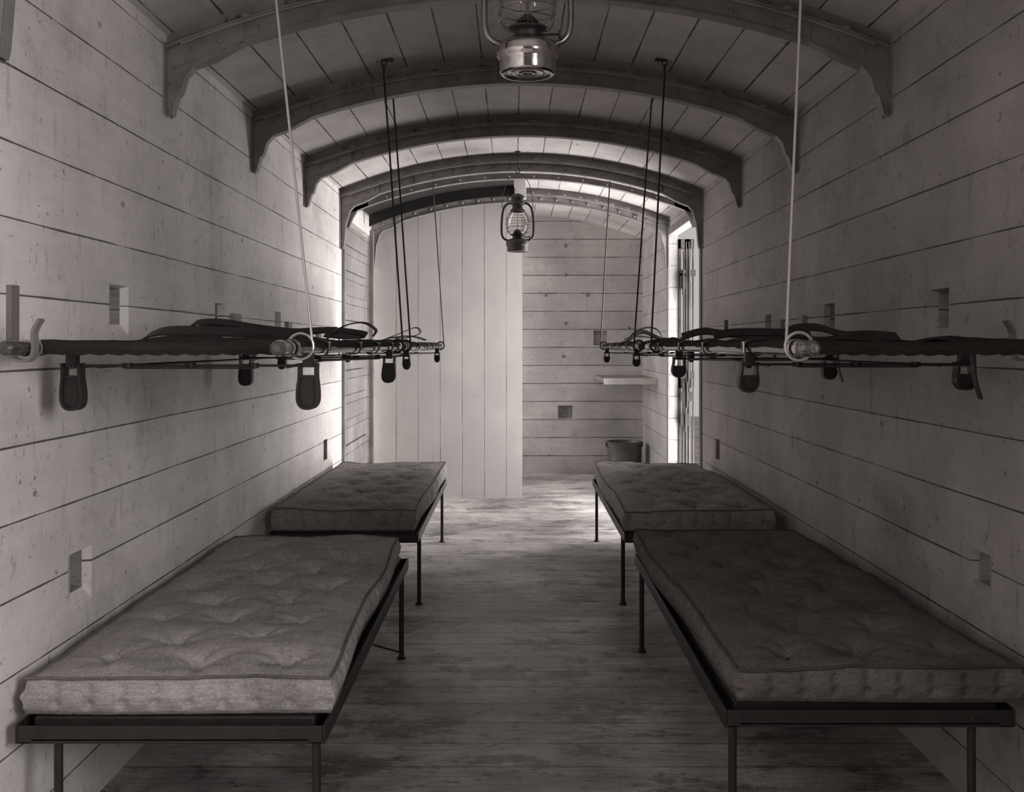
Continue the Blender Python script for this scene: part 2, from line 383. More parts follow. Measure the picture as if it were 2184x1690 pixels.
# ------------------------------------------------ roof ribs
def rib(D,tip,mat,wide=False):
    loc=(0,D,CR-.06)
    e=empty('roof_rib',loc,('grey painted curved roof rib framing the doorway, long end brackets' if wide else 'grey painted curved iron roof rib with bolted end brackets'),'roof rib','curved roof ribs')
    mb=MB(); mb.arcbar(-HW,HW,0.0,.054,D,D+.045,48)
    mk('carline',mb,mat,loc,e,loc,ang=30)
    mb=MB(); mb.arcbar(-HW+.01,HW-.01,.050,.116,D-.010,D,48); mb.arcbar(-HW+.01,HW-.01,.048,.054,D-.045,D,48)
    mb.arcbar(-HW+.03,HW-.03,.112,.118,D-.022,D+.030,48)
    x=-1.0
    while x<=1.01:
        th=math.asin(x/R); rr=R-(.030 if not wide else .085); mb.bolt((rr*math.sin(th),D-(0.0 if not wide else .010),CZ+rr*math.cos(th)),(0,-1,0),.012,.018)
        rr=R-.085; 
        if not wide: mb.bolt((rr*math.sin(th+.03),D-.010,CZ+rr*math.cos(th+.03)),(0,-1,0),.009,.010)
        rr=R-.045; mb.box((rr*math.sin(th+.02)-.012,D-.05,CZ+rr*math.cos(th+.02)-.006),(rr*math.sin(th+.02)+.012,D-.0,CZ+rr*math.cos(th+.02)+.006))
        x+=.2 if not wide else .13
    mk('angle_iron',mb,mat,loc,e,loc,ang=30)
    mb=MB(); mb.tube([(-(HW-.06)+ (2*HW-.12)*i/48,D-.044,arcz(-(HW-.06)+(2*HW-.12)*i/48,.060)) for i in range(49)],.0055,6)
    mk('edge_rod',mb,M['riblight'],loc,e,loc)
    for s in (-1,1):
        mb=MB(); top=arcz(HW,.03)
        q=[(0,top),(0,tip),(.012,tip-.008),(.022,tip+.005),(.028,tip+.03),(.040,tip+ (2.07-tip)*.8+.02)]
        q+=[(.052,2.09),(.066,2.14),(.095,2.172),(.16,2.196),(.26,arcz(HW-.26,.114)),(.26,arcz(HW-.26,.055))]
        poly=[(s*(HW-a),b) for a,b in q]
        mb.prism(poly,D-.018,D-.010)
        pts=[(s*(HW-a),D-.022,b) for a,b in q[3:11]]
        for i in range(len(pts)-1):
            a,b=Vector(pts[i]),Vector(pts[i+1]); t=Vector((s*-.0,0,-.005))
            mb.add([a,b,b+Vector((0,.045,0)),a+Vector((0,.045,0)),a+t,b+t,b+t+Vector((0,.045,0)),a+t+Vector((0,.045,0))],
               [(0,1,2,3),(7,6,5,4),(0,4,5,1),(2,6,7,3)])
        mb.box((min(s*HW,s*(HW-.008)),D-.040,tip+.0),(max(s*HW,s*(HW-.008)),D+.04,top))
        mb.bolt((s*(HW-.015),D-.018,tip+.02),(0,-1,0),.007,.006); mb.bolt((s*(HW-.018),D-.018,tip+.1),(0,-1,0),.007,.006)
        for bx in (.09,.18): mb.bolt((s*(HW-bx),D-.018,arcz(HW-bx,.085)),(0,-1,0),.009,.008)
        mk('end_bracket',mb,mat,loc,e,loc)
for D in (2.29,): rib(D,E+.637,M['rib'])
for D in (3.43,4.55,5.68): rib(D,E+.763,M['rib'])
rib(.65,E+.637,M['rib'])
rib(6.84,E+.64,M['rib'],True); rib(8.33,E+.63,M['riblight'],True)
mb=MB(); mb.arcbar(-HW+.05,HW-.05,.10,.138,7.0,7.05,48)
for s in (-1,1):
    q=[(.0,2.2),(.0,E+.80),(.03,E+.80),(.06,E+.87),(.09,E+.92),(.16,arcz(HW-.16,.138)),(.16,2.25),(.05,2.25)]
    mb.prism([(s*(HW-a),b) for a,b in q],7.0,7.04)
for i in range(12):
    x=-.95+i*.173; th=math.asin(x/R); rr=R-.12; mb.bolt((rr*math.sin(th),7.0,CZ+rr*math.cos(th)),(0,-1,0),.009,.012)
o=mk('door_arch',mb,M['rib'],origin=(0,7.02,2.35)); o['label']='grey painted curved door arch with bolts'; o['category']='arch'

# ------------------------------------------------ mattresses
def mattress(x0,x1,y0,y1,zt,th,seed,label,tick,pipe,sk0=0.0,sk1=0.0):
    rnd=random.Random(seed); W=x1-x0; L=y1-y0; nx,ny,nz=84,210,10
    tufts=[]
    rows=9
    for r in range(rows):
        ty=y0+L*(r+.6)/(rows+.2)
        xs=(.20,.5,.80) if r%2==0 else (.35,.66)
        for a in xs: tufts.append((x0+W*a+rnd.uniform(-.022,.022),ty+rnd.uniform(-.03,.03),rnd.uniform(.8,1.45)))
    def warp(p):
        x,y,z=p
        nn=noise.noise(Vector((x*1.5+seed*3,y*1.5,0))); nn2=noise.noise(Vector((x*1.5,y*1.5+seed*5,3)))
        nn3=noise.noise(Vector((x*3.2,y*3.2,seed)))
        fx=(x-(x0+x1)/2)/(W/2); s=(x-x0)/W; t=(y-y0)/L; hz=(z-(zt-th))/th
        return (x+nn*.020*abs(fx)+(sk0*(1-s)+sk1*s)*t+.010*nn3*hz*fx,y+nn2*.014+.012*nn3*hz*(2*t-1),z+(nn*.010+nn3*.009)*hz)
    def top(x,y):
        s=(x-x0)/W; t=(y-y0)/L
        z=zt-.015+.024*(max(0,1-abs(2*s-1)**5))*(max(0,1-abs(2*t-1)**11))
        for tx,ty,k in tufts:
            dx,dy=x-tx,y-ty; d2=dx*dx+dy*dy
            if d2<.04:
                d=math.sqrt(d2)
                z-=k*(.023*math.exp(-d2/.00030)+.019*math.exp(-d2/.0032))
                an=math.atan2(dy,dx)
                z-=k*.0050*math.exp(-d2/.005)*math.cos(an*6+seed+tx*30+1.5*noise.noise(Vector((x*20,y*20,1))))*min(1,d/.02)
        z+=.010*noise.noise(Vector((x*5+seed,y*3.5,seed)))+.0035*noise.noise(Vector((x*6,y*15,seed*2.1)))
        z+=.0022*noise.noise(Vector((x*19,y*13,seed)))
        return z
    idx={};vs=[];fs=[]
    def V(i,j,k):
        key=(i,j,k)
        if key in idx: return idx[key]
        s,t,r=i/nx,j/ny,k/nz
        x=x0+W*s; y=y0+L*t
        zz=top(x,y); z=(zt-th)+(zz-(zt-th))*r
        b=.013*math.sin(math.pi*r)
        if 0<k<nz:
            u=x if j in (0,ny) else y
            st=math.exp(-((u/.075)%1-.5)**2/.02)
            rr=math.exp(-((r-.33)/.12)**2)+math.exp(-((r-.72)/.12)**2)
            b-=.017*st*rr; b+=.005*noise.noise(Vector((x*14,y*14,z*10+seed)))
        if i==0: x-=b
        if i==nx: x+=b
        if j==0: y-=b
        if j==ny: y+=b
        idx[key]=len(vs); vs.append(warp((x,y,z))); return idx[key]
    for i in range(nx):
        for j in range(ny):
            fs.append((V(i,j,nz),V(i+1,j,nz),V(i+1,j+1,nz),V(i,j+1,nz)))
            fs.append((V(i,j,0),V(i,j+1,0),V(i+1,j+1,0),V(i+1,j,0)))
    for k in range(nz):
        for i in range(nx):
            fs.append((V(i,0,k),V(i+1,0,k),V(i+1,0,k+1),V(i,0,k+1))); fs.append((V(i,ny,k),V(i,ny,k+1),V(i+1,ny,k+1),V(i+1,ny,k)))
        for j in range(ny):
            fs.append((V(0,j,k),V(0,j,k+1),V(0,j+1,k+1),V(0,j+1,k))); fs.append((V(nx,j,k),V(nx,j+1,k),V(nx,j+1,k+1),V(nx,j,k+1)))
    loc=((x0+x1)/2,(y0+y1)/2,zt-th)
    e=empty('mattress',loc,label,'mattress','ticking mattresses on the lower beds')
    mb=MB(); mb.add(vs,fs); mk('mattress_body',mb,tick,loc,e,loc,ang=70)
    for nm,k,off in (('piping',nz,.001),('piping',0,.003)):
        mb=MB(); lp=[]
        for i in range(nx): lp.append(vs[V(i,0,k)])
        for j in range(ny): lp.append(vs[V(nx,j,k)])
        for i in range(nx,0,-1): lp.append(vs[V(i,ny,k)])
        for j in range(ny,0,-1): lp.append(vs[V(0,j,k)])
        pts=[(p[0]+(.003 if p[0]>loc[0] else -.003)*(abs(p[0]-loc[0])>W*.46),p[1]+(.003 if p[1]>loc[1] else -.003)*(abs(p[1]-loc[1])>L*.49),p[2]+off) for p in lp]
        mb.tube(pts,.0038,6,closed=True)
        mk(nm,mb,pipe,loc,e,loc,label='rolled stitched edge piping',ang=60)
    for tx,ty,k in tufts:
        mb=MB(); z=top(tx,ty); q=Vector(warp((tx,ty,z)))
        mb.lathe((0,0,0),[(0.0,.004),(.006,.0035),(.009,.001),(.009,-.004)],10)
        for a in range(4):
            an=a*1.57+tx*9; mb.tube([(0,0,.003),(.009*math.cos(an),.009*math.sin(an),.009),(.019*math.cos(an),.019*math.sin(an),.009)],.0018,4)
        mb.v=[v+q for v in mb.v]
        mk('tuft',mb,M['leather'],q,e,loc)
mattress(CX-1.108,CX-.43,2.36,4.10,.497,.093,1.3,'tufted ticking mattress on an iron bed, bright light put into its colour',TK[0],M['tickd'],-.004,-.030)
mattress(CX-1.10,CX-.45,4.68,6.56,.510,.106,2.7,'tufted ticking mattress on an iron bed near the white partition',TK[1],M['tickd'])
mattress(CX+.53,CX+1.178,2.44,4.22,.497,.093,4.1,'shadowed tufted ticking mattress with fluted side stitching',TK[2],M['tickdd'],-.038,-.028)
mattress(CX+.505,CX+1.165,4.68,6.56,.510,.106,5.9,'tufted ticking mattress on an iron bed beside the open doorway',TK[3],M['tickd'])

# ------------------------------------------------ beds
def bed(x0,x1,y0,y1,near,label,inner,brace=False,inset=.025):
    loc=((x0+x1)/2,(y0+y1)/2,0)
    e=empty('bed_frame',loc,label,'bed','folding iron bed frames')
    zt=.392; zb=.352
    for x,s in ((x0,1),(x1,-1)):
        mb=MB(); mb.box((min(x,x+s*.005),y0,zb),(max(x,x+s*.005),y1,zt+.003)); mb.box((min(x,x+s*.035),y0,zb),(max(x,x+s*.035),y1,zb+.005))
        mk('side_rail',mb,M['iron'],loc,e,loc,bevel=.0015)
    for y,s in ((y0,1),(y1,-1)):
        mb=MB(); mb.box((x0+.006,min(y,y+s*.005),zb),(x1-.006,max(y,y+s*.005),zt)); mb.box((x0+.036,min(y,y+s*.035),zb+.006),(x1-.036,max(y,y+s*.035),zb+.011))
        mb.bolt((x1-.1,y-s*.0005,zb+.022),(0,-s,0),.009,.003)
        mk('end_rail',mb,M['iron'],loc,e,loc,bevel=.0015)
    mb=MB(); mb.box((x0+.030,y0+.03,zt-.03),(x1-.030,y1-.01,zt+.010)); mk('bed_base',mb,M['iron'],loc,e,loc,bevel=.003)
    for x in (x0,x1):
        for y in (y0+near,y1-.035):
            outer=(x==x0) if inner>0 else (x==x1)
            d=(inset if outer else .025)*(1 if x==x0 else -1); xx=x+d
            mb=MB(); mb.cyl((xx,y,.008),(xx,y,zb+.008),.0100,14)
            mb.lathe((xx,y,0),[(0,0),(.018,0),(.018,.005),(.012,.010),(.010,.02)],16)
            mk('leg',mb,M['iron'],loc,e,loc)
    if brace:
        mb=MB(); xi=x1-.025
        mb.tube([(xi,y1-.05,.03),(xi-.10,y1-.12,.08)],.004,8)
        mk('brace',mb,M['iron'],loc,e,loc)
bed(CX-1.120,CX-.425,2.31,4.13,.03,'black angle-iron folding bed frame on thin round legs',1,True,.085)
bed(CX-1.115,CX-.435,4.66,6.56,.30,'black iron bed frame near the white partition',1)
bed(CX+.490,CX+1.170,2.41,4.22,.03,'black iron bed frame in shadow against the wall',-1,False,.09)
bed(CX+.495,CX+1.185,4.66,6.58,.30,'black iron bed frame beside the open doorway',-1)

# ------------------------------------------------ stretchers
def stretcher(xi,xo,y0,y1,feet,label,seed,fw=.0165,fh=.098,slot=.5):
    rnd=random.Random(seed); z=E-.006; s=1 if xi>xo else -1
    loc=((xi+xo)/2,(y0+y1)/2,z)
    e=empty('stretcher',loc,label,'stretcher','hanging canvas stretchers')
    for x in (xi,xo):
        mb=MB(); mb.tube([(x,y0-.0,z),(x,y0+.006,z),(x,y0+.03,z),(x,y0+.10,z),(x,y0+.14,z),(x,y1-.14,z),(x,y1-.10,z),(x,y1-.01,z),(x,y1,z)],[.009,.0155,.018,.014,.0155,.0155,.014,.017,.010],16)
        mk('pole',mb,M['wood'],loc,e,loc)
        for fy,rr in ((.085,.018),(.128,.0205)):
            mb=MB(); mb.lathe((0,0,0),[(rr-.0035,0),(rr,.004),(rr,.018),(rr-.0035,.022)],16)
            mb.v=[Vector((x+v.x,y0+fy+v.z,z+v.y)) for v in mb.v]; mk('ferrule',mb,M['tin'],loc,e,loc,label='bright metal pole collar')
    nx,ny=30,90; ya,yb=y0+.15,y1-.15; vs=[];fs=[]
    def ct(a): return z+.0175-.006*math.sin(math.pi*a)
    for i in range(nx+1):
        for j in range(ny+1):
            a=i/nx; b=j/ny; x=xo+(xi-xo)*a; y=ya+(yb-ya)*b
            hump=max(0,noise.noise(Vector((x*7+seed,y*3.0,seed)))+.12)*.036*math.sin(math.pi*a)**.4*min(1,b*7)*min(1,(1-b)*7)
            hump+=.010*abs(noise.noise(Vector((x*18,y*8,seed+4))))*math.sin(math.pi*a)**.4
            vs.append((x,y,ct(a)+hump))
    n0=len(vs)
    for i in range(nx+1):
        for j in range(ny+1):
            a=i/nx; b=j/ny; vs.append((xo+(xi-xo)*a,ya+(yb-ya)*b,ct(a)-.010))
    N=ny+1
    for i in range(nx):
        for j in range(ny):
            a=i*N+j; fs+= [(a,a+N,a+N+1,a+1),(n0+a,n0+a+1,n0+a+N+1,n0+a+N)]
    mb=MB(); mb.add(vs,fs)
    for yy,sy in ((ya,-1),(yb,1)):
        hv=[];hf=[];m=6;n=40
        for i in range(n+1):
            a=i/n; x=xo+(xi-xo)*a; dp=.033+.002*math.sin(i*2.1)-.004*math.sin(math.pi*a)
            for k in range(m+1):
                q=k/m; hv.append((x,yy+sy*.010*math.sin(math.pi*min(1,q*1.1)),ct(a)+.002-dp*q))
        for i in range(n):
            for k in range(m):
                a=i*(m+1)+k; hf.append((a,a+m+1,a+m+2,a+1))
        mb.add(hv,hf)
    for x,sg in ((xi,s),(xo,-s)):
        hv=[];hf=[];m=8
        for j in range(ny*2+1):
            y=ya+(yb-ya)*j/(ny*2); rr=.0175+.0025*noise.noise(Vector((y*11,seed,x)))
            for k in range(m+1):
                an=math.pi/2-(math.pi*(.48+.10*noise.noise(Vector((y*8,seed,x+3)))))*k/m
                hv.append((x+sg*rr*math.cos(an),y,z+rr*math.sin(an)-.000))
        for j in range(ny*2):
            for k in range(m):
                a=j*(m+1)+k; hf.append((a,a+1,a+m+2,a+m+1))
        mb.add(hv,hf)
    mk('canvas_bed',mb,M['canvas'],loc,e,loc,ang=60)
    for q in (.18,.42,.63,.85):
        yy=ya+(yb-ya)*q+rnd.uniform(-.04,.04); c=(xi+s*.022,yy,z+.002)
        mb=MB(); w2,h2=.016,.012
        mb.tube([(c[0],yy-w2,c[2]-h2),(c[0],yy+w2,c[2]-h2),(c[0],yy+w2,c[2]+h2),(c[0],yy-w2,c[2]+h2)],.0022,6,closed=True)
        mb.cyl((c[0],yy,c[2]-h2),(c[0],yy,c[2]+h2),.002,6)
        mk('buckle',mb,M['tin'],loc,e,loc,label='small metal strap buckle')
        mb=MB(); mb.ribbon(spl([(xi-s*.03,yy,z+.022),(xi,yy,z+.0215),(xi+s*.018,yy,z+.012),(xi+s*.0205,yy,z-.002),(xi+s*.016,yy,z-.015),(xi,yy,z-.0205),(xi-s*.02,yy,z-.017)],4),(0,1,0),.022,.003)
        mk('binding_strap',mb,M['leather'],loc,e,loc)
    for yy in feet:
        mb=MB(); zb=z-.042
        mb.box((min(xi,xo)-.005,yy-.010,zb-.003),(max(xi,xo)+.005,yy+.010,zb+.003))
        xm=(xi+xo)/2
        for q in (xm-.15,xm,xm+.15): mb.lathe((q,yy,zb-.006),[(0,0),(.013,0),(.013,.012),(0,.012)],12)
        mb.box((xm-.15,yy-.016,zb-.008),(xm+.15,yy+.016,zb-.004))
        for x in (xi,xo): mb.box((x-.012,yy-.012,zb-.004),(x+.012,yy+.012,z-.013))
        mk('spreader_bar',mb,M['iron'],loc,e,loc)
        for x in (xi,xo):
            mb=MB()
            h=fh*rnd.uniform(.93,1.07); w=fw; zt=zb+.006; sk=rnd.uniform(-.004,.004)
            path=[(-w*1.1,-.0),(-w*1.1,-h*.3),(-w*1.3,-h*.6),(-w*1.25,-h+.014),(-w*.6,-h),(w*.6,-h),(w*1.25,-h+.014),(w*1.3,-h*.6),(w*1.1,-h*.3),(w*1.1,0)]
            path=[(a+sk*(-b/h),zt+b) for a,b in path]
            P3=spl([(x+a,yy,b) for a,b in path],5); mb.ribbon(P3,(0,1,0),.034,.006)
            zm=zt-h*slot
            mb.ribbon([(x-w*1.1,yy,zm),(x+w*1.1,yy,zm)],(0,1,0),.03,.006)
            vs2=[(x-w*1.1,zm)]+[(x+a,b) for a,b in path[2:8]]+[(x+w*1.1,zm)]
            mb.prism(vs2,yy-.008,yy+.008)
            mk('foot_loop',mb,M['leather'],loc,e,loc,label='dark stirrup shaped foot loop')
    mb=MB(); mb.tube([(xi-s*.05,feet[0],z-.045),(xi-s*.05,feet[0]+.45,z-.036),(xi-s*.04,feet[1],z-.045)],.004,6); mb.tube([(xo+s*.06,feet[0],z-.045),(xo+s*.06,feet[1],z-.045)],.004,6)
    mk('stay_rod',mb,M['iron'],loc,e,loc)
    return e,loc,z
def strap(pts,w,wd,label,name='strap'):
    P3=spl(pts,8); mb=MB(); mb.ribbon(P3,wd,w,.004)
    o=mk(name,mb,M['leather'],origin=P3[0]); o['label']=label; o['category']='strap'; o['group']='leather straps lying on the stretchers'
XLi=CX-.49; XLo=CX-1.05; XRi=CX+.595; XRo=CX+1.14
stretcher(XLi,XLo,2.12,4.42,(2.45,4.03),'dark canvas stretcher with wooden poles, straps coiled on top',1,.018,.106,.30)
stretcher(XLi,XLo,4.50,6.86,(4.66,6.5),'dark canvas stretcher hung beside the white partition',2,.0115,.060,.35)
stretcher(XRi,XRo,2.05,4.6,(2.62,3.74),'dark canvas stretcher with wooden poles against shadowed wall',3,.017,.072)
stretcher(XRi,XRo,4.85,6.96,(5.05,6.66),'dark canvas stretcher hung beside the doorway',4,.0125,.062)
zc=E+.022
lb='dark leather strap looped loosely on the stretcher canvas'
sw=.045; sd=(.1,1,.35)
strap([(XLo+.13,2.95,zc+.02),(XLo+.135,2.95,zc+.042),(XLo+.20,2.97,zc+.046),(XLo+.30,2.99,zc+.030),(XLo+.44,3.0,zc+.012),(XLo+.30,3.0,zc+.012),(XLo+.17,2.98,zc+.018),(XLo+.14,2.97,zc+.034),(XLo+.22,2.97,zc+.036),(XLo+.33,3.0,zc+.020),(XLo+.46,3.04,zc+.018)],sw,sd,lb)
strap([(XLo+.06,2.78,zc+.004),(XLo+.12,2.78,zc+.018),(XLo+.3,2.80,zc+.014),(XLo+.46,2.84,zc+.012)],.07,sd,lb)
strap([(XLo+.20,3.45,zc+.010),(XLo+.34,3.47,zc+.026),(XLo+.44,3.5,zc+.030)],.06,sd,lb)
strap([(XLi-.10,3.25,zc+.0),(XLi-.05,3.25,zc+.038),(XLi+.01,3.26,zc+.050),(XLi+.045,3.3,zc+.028),(XLi+.03,3.35,zc+.008)],.028,(.1,1,.1),lb)
strap([(XLi-.30,3.7,zc+.01),(XLi-.24,3.7,zc+.025),(XLi-.14,3.72,zc+.032),(XLi-.05,3.75,zc+.016),(XLi-.12,3.75,zc+.010),(XLi-.2,3.75,zc+.018)],.05,sd,lb)
strap([(XLi-.20,5.3,zc),(XLi-.1,5.3,zc+.04),(XLi-.02,5.32,zc+.070),(XLi+.0,5.33,zc+.040),(XLi-.08,5.33,zc+.016),(XLi-.16,5.35,zc+.02)],.03,(.1,1,.1),lb)
strap([(XLi-.3,5.9,zc),(XLi-.2,5.9,zc+.025),(XLi-.1,5.92,zc+.03),(XLi-.02,5.93,zc+.008)],.05,(.1,1,.1),lb)
strap([(XRi+.17,2.9,zc+.01),(XRi+.20,2.92,zc+.026),(XRi+.26,2.9,zc+.028),(XRi+.34,2.92,zc+.008),(XRi+.42,2.95,zc+.010),(XRi+.5,2.95,zc+.005)],.06,sd,lb)
strap([(XRi+.04,3.3,zc+.01),(XRi+.12,3.3,zc+.02),(XRi+.24,3.32,zc+.020),(XRi+.35,3.3,zc+.016)],.07,sd,lb)
strap([(XRi+.02,3.8,zc+.01),(XRi+.10,3.8,zc+.03),(XRi+.2,3.82,zc+.02),(XRi+.35,3.8,zc+.016)],.07,sd,lb)
strap([(XRi-.02,5.3,zc-.000),(XRi+.02,5.3,zc+.045),(XRi+.08,5.3,zc+.070),(XRi+.14,5.33,zc+.06),(XRi+.17,5.35,zc+.02)],.05,(.1,1,.1),lb)
strap([(XRi+.0,5.5,zc-.002),(XRi+.05,5.5,zc+.04),(XRi+.10,5.52,zc+.050),(XRi+.19,5.53,zc+.01)],.07,(.1,1,.3),lb)
strap([(XRi+.02,5.8,zc+.01),(XRi+.08,5.8,zc+.03),(XRi+.2,5.82,zc+.02),(XRi+.3,5.85,zc+.01)],.05,(.1,1,.1),lb)
def dangling(x,y,L):
    mb=MB(); mb.ribbon(spl([(x,y,E-.020),(x+.004,y,E-.036-L*.5),(x+.018,y,E-.036-L)],6),(0,1,0),.02,.004)
    o=mk('strap_end',mb,M['leather'],origin=(x,y,E-.03)); o['label']='thin strap end hanging below the stretcher'; o['category']='strap'; o['group']='hanging strap ends'
dangling(XRo-.03,3.55,.09); dangling(XRo-.02,2.52,.095)
def hook(x,y,s,light=True):
    mb=MB(); zc=E-.006
    pts=[(x-s*.040,y,zc+.062),(x-s*.026,y,zc+.035),(x-s*.027,y,zc),(x-s*.02,y,zc-.022),(x,y,zc-.027),(x+s*.020,y,zc-.02),(x+s*.03,y,zc+.0),(x+s*.045,y,zc-.0)]
    mb.ribbon(spl(pts,6),(0,1,0),.026,.006)
    wx=s*HW
    mb.box((min(x+s*.044,wx),y-.013,zc-.003),(max(x+s*.044,wx),y+.013,zc+.003)); mb.box((min(wx,wx-s*.006),y-.02,zc-.06),(max(wx,wx-s*.006),y+.02,zc+.06))
    o=mk('pole_hook',mb,M['frame' if light else 'iron'],origin=(wx,y,zc)); o['label']='curved iron wall hook carrying a stretcher pole'; o['category']='hook'; o['group']='wall hooks under the outer poles'
for y in (2.20,4.35,4.58,6.78): hook(XLo,y,-1,y<3)
for y in (2.31,4.5,4.93,6.85): hook(XRo,y,1,y<3)

# ------------------------------------------------ hanging rods
def hrod(x0,y0,x1,y1,r,mat,label,s,ringr=.034):
    zt=arcz(x0)-.002; loc=(x0,y0,zt)
    e=empty('hanging_rod',loc,label,'hanging rod','stretcher suspension rods')
    mb=MB(); mb.box((x0-.04,y0-.015,zt-.006),(x0+.04,y0+.015,zt)); mb.ring((x0,y0,zt-.020),.012,.0035,axis='Y'); mb.bolt((x0-.028,y0,zt-.006),(0,0,-1),.006); mb.bolt((x0+.028,y0,zt-.006),(0,0,-1),.006)
    mb.v=[Vector((v.x,v.y,v.z+.005)) for v in mb.v]
    mk('ceiling_plate',mb,M['dull'],loc,e,loc)
    zb=E-.006+.004
    an0=math.radians(25)
    mb=MB(); a=Vector((x0,y0,zt-.036)); b=Vector((x1+s*ringr*math.cos(an0),y1,zb+ringr*math.sin(an0)))
    mb.ring(a+Vector((0,0,-.004)),.010,r*.8,axis='X',sy=2.2)
    mb.tube([a+Vector((0,0,-.024)),a.lerp(b,.3),a.lerp(b,.7),b],r,10)
    mk('rod',mb,mat,loc,e,loc)
    mb=MB()
    mb.ring((x1,y1,zb),ringr,r*1.1,n=40,axis='Y'); mk('loop',mb,mat,loc,e,loc)
lr='bright steel rod hanging from roof, ending in a loop'; dk='thin dark iron rod hanging from the roof to a stretcher'
hrod(CX-.613,2.5,XLi+.0,2.36,.0031,M['steel'],lr,1,.029)
hrod(CX+.641,2.25,XRi,2.16,.0031,M['steel'],lr,-1,.029)
hrod(CX-.556,4.38,XLi,4.30,.0040,M['iron'],dk,1,.025)
hrod(CX-.561,4.75,XLi,4.62,.0040,M['iron'],dk,1,.025)
hrod(CX+.636,4.38,XRi,4.33,.0040,M['iron'],dk,-1,.025)
hrod(CX+.632,4.75,XRi,4.95,.0040,M['iron'],dk,-1,.025)
hrod(CX-.556,6.95,XLi,6.8,.0042,M['dull'],dk,1,.025)
hrod(CX+.643,6.95,XRi,6.88,.0042,M['dull'],dk,-1,.025)

# ------------------------------------------------ lanterns
def lantern(x,y,zb,ztop,label,tubemat,tankmat,wr=.0016):
    loc=(x,y,zb)
    e=empty('lantern',loc,label,'lantern','hurricane lanterns hanging from the roof')
    def P(n,mb,mat,lab=None): return mk(n,mb,mat,loc,e,loc,label=lab)
    mb=MB()
    pr=[(0,.006),(.010,.0055),(.014,.003),(.018,.003),(.021,.006),(.028,.0065),(.033,.004),(.038,.004),(.043,.0065),(.052,.006),(.057,.001),(.062,0),(.066,.003),(.0685,.008),(.0685,.030),(.0695,.036),(.073,.041),(.0755,.046),(.076,.052),(.075,.058),(.0755,.063),(.074,.069),(.069,.075),(.058,.081),(.046,.085),(.034,.088),(.032,.091),(0,.091)]
    mb.lathe(loc,pr,64); mk('oil_tank',mb,tankmat,loc,e,loc,label='ridged tin oil tank',ang=60)
    mb=MB(); mb.lathe((x,y,zb+.088),[(.03,0),(.033,.01),(.033,.016),(.046,.022),(.048,.026),(.03,.032),(.024,.045),(.014,.055),(.006,.062),(0,.062)],32)
    mb.cyl((x+.03,y,zb+.098),(x+.075,y-.01,zb+.096),.003); mb.cyl((x+.075,y-.012,zb+.096),(x+.080,y-.012,zb+.096),.010)
    P('burner',mb,M['iron'],'dark burner with wick knob')
    mb=MB()
    gp=[(.038,.112),(.050,.122),(.064,.145),(.068,.17),(.065,.205),(.053,.235),(.042,.255),(.038,.265)]
    mb.lathe(loc,[(r,z) for r,z in gp]+[(r-.002,z) for r,z in gp[::-1]]+[gp[0]],48); P('glass_globe',mb,M['glass'],'clear glass globe')
    mb=MB()
    for s in (-1,1):
        mb.tube(spl([(x+s*.060,y,zb+.074),(x+s*.085,y,zb+.084),(x+s*.102,y,zb+.11),(x+s*.105,y,zb+.17),(x+s*.100,y,zb+.24),(x+s*.090,y,zb+.285),(x+s*.07,y,zb+.312),(x+s*.035,y,zb+.322)],6),.0075,12)
    P('side_tubes',mb,tubemat)
    mb=MB()
    for zz,rr in ((.130,.070),(.155,.078),(.18,.080),(.215,.078),(.25,.062)): mb.ring((x,y,zb+zz),rr,wr,36,seg=6)
    for k in range(6):
        an=k*math.pi/3+math.pi/6
        mb.tube(spl([(x+r*math.cos(an),y+r*math.sin(an),zb+z) for r,z in ((.05,.112),(.070,.130),(.080,.175),(.078,.215),(.062,.25),(.045,.275))],5),wr,6)
    P('wire_guard',mb,tubemat)
    mb=MB(); mb.lathe(loc,[(.044,.262),(.050,.266),(.046,.275),(.034,.285),(.034,.305),(.05,.310),(.052,.315),(.040,.33),(.040,.352),(.047,.355),(.045,.362),(.03,.375),(.01,.382),(0,.383)],36)
    P('chimney_cap',mb,tubemat)
    mb=MB(); z1=ztop
    pts=[(x+.10*math.cos(t),y,zb+.30+(z1-zb-.30)*math.sin(t)) for t in [math.pi*i/24 for i in range(25)]]
    mb.tube(pts,.0022,8)
    for s in (-1,1): mb.ring((x+s*.10,y,zb+.295),.007,.002,12,axis='Y',seg=6)
    P('bail_handle',mb,tubemat)
def lhook(x,y,z0):
    zt=arcz(x,.0)
    mb=MB(); mb.lathe((x,y,zt-.004),[(0,0),(.02,0),(.02,.005),(0,.005)],12); mb.cyl((x,y,zt),(x,y,z0+.030),.003)
    mb.tube([(x+.016*math.sin(t),y,z0+.014+.016*math.cos(t)) for t in [i*.35 for i in range(0,15)]],.003,8)
    o=mk('ceiling_hook',mb,M['iron'],origin=(x,y,zt)); o['label']='iron wire hook holding a lantern'; o['category']='hook'; o['group']='lantern hooks'
lantern(CX+.031,2.5,E+.655,E+1.15,'large hurricane lantern, shiny tin tank and glass globe',M['tube'],M['tin']); lhook(CX+.031,2.5,E+1.15)
lantern(CX+.018,6.75,E+.612,E+1.13,'hurricane lantern with wire guarded globe hanging near doorway',M['dull'],M['zinc'],.0016); lhook(CX+.018,6.75,E+1.13)

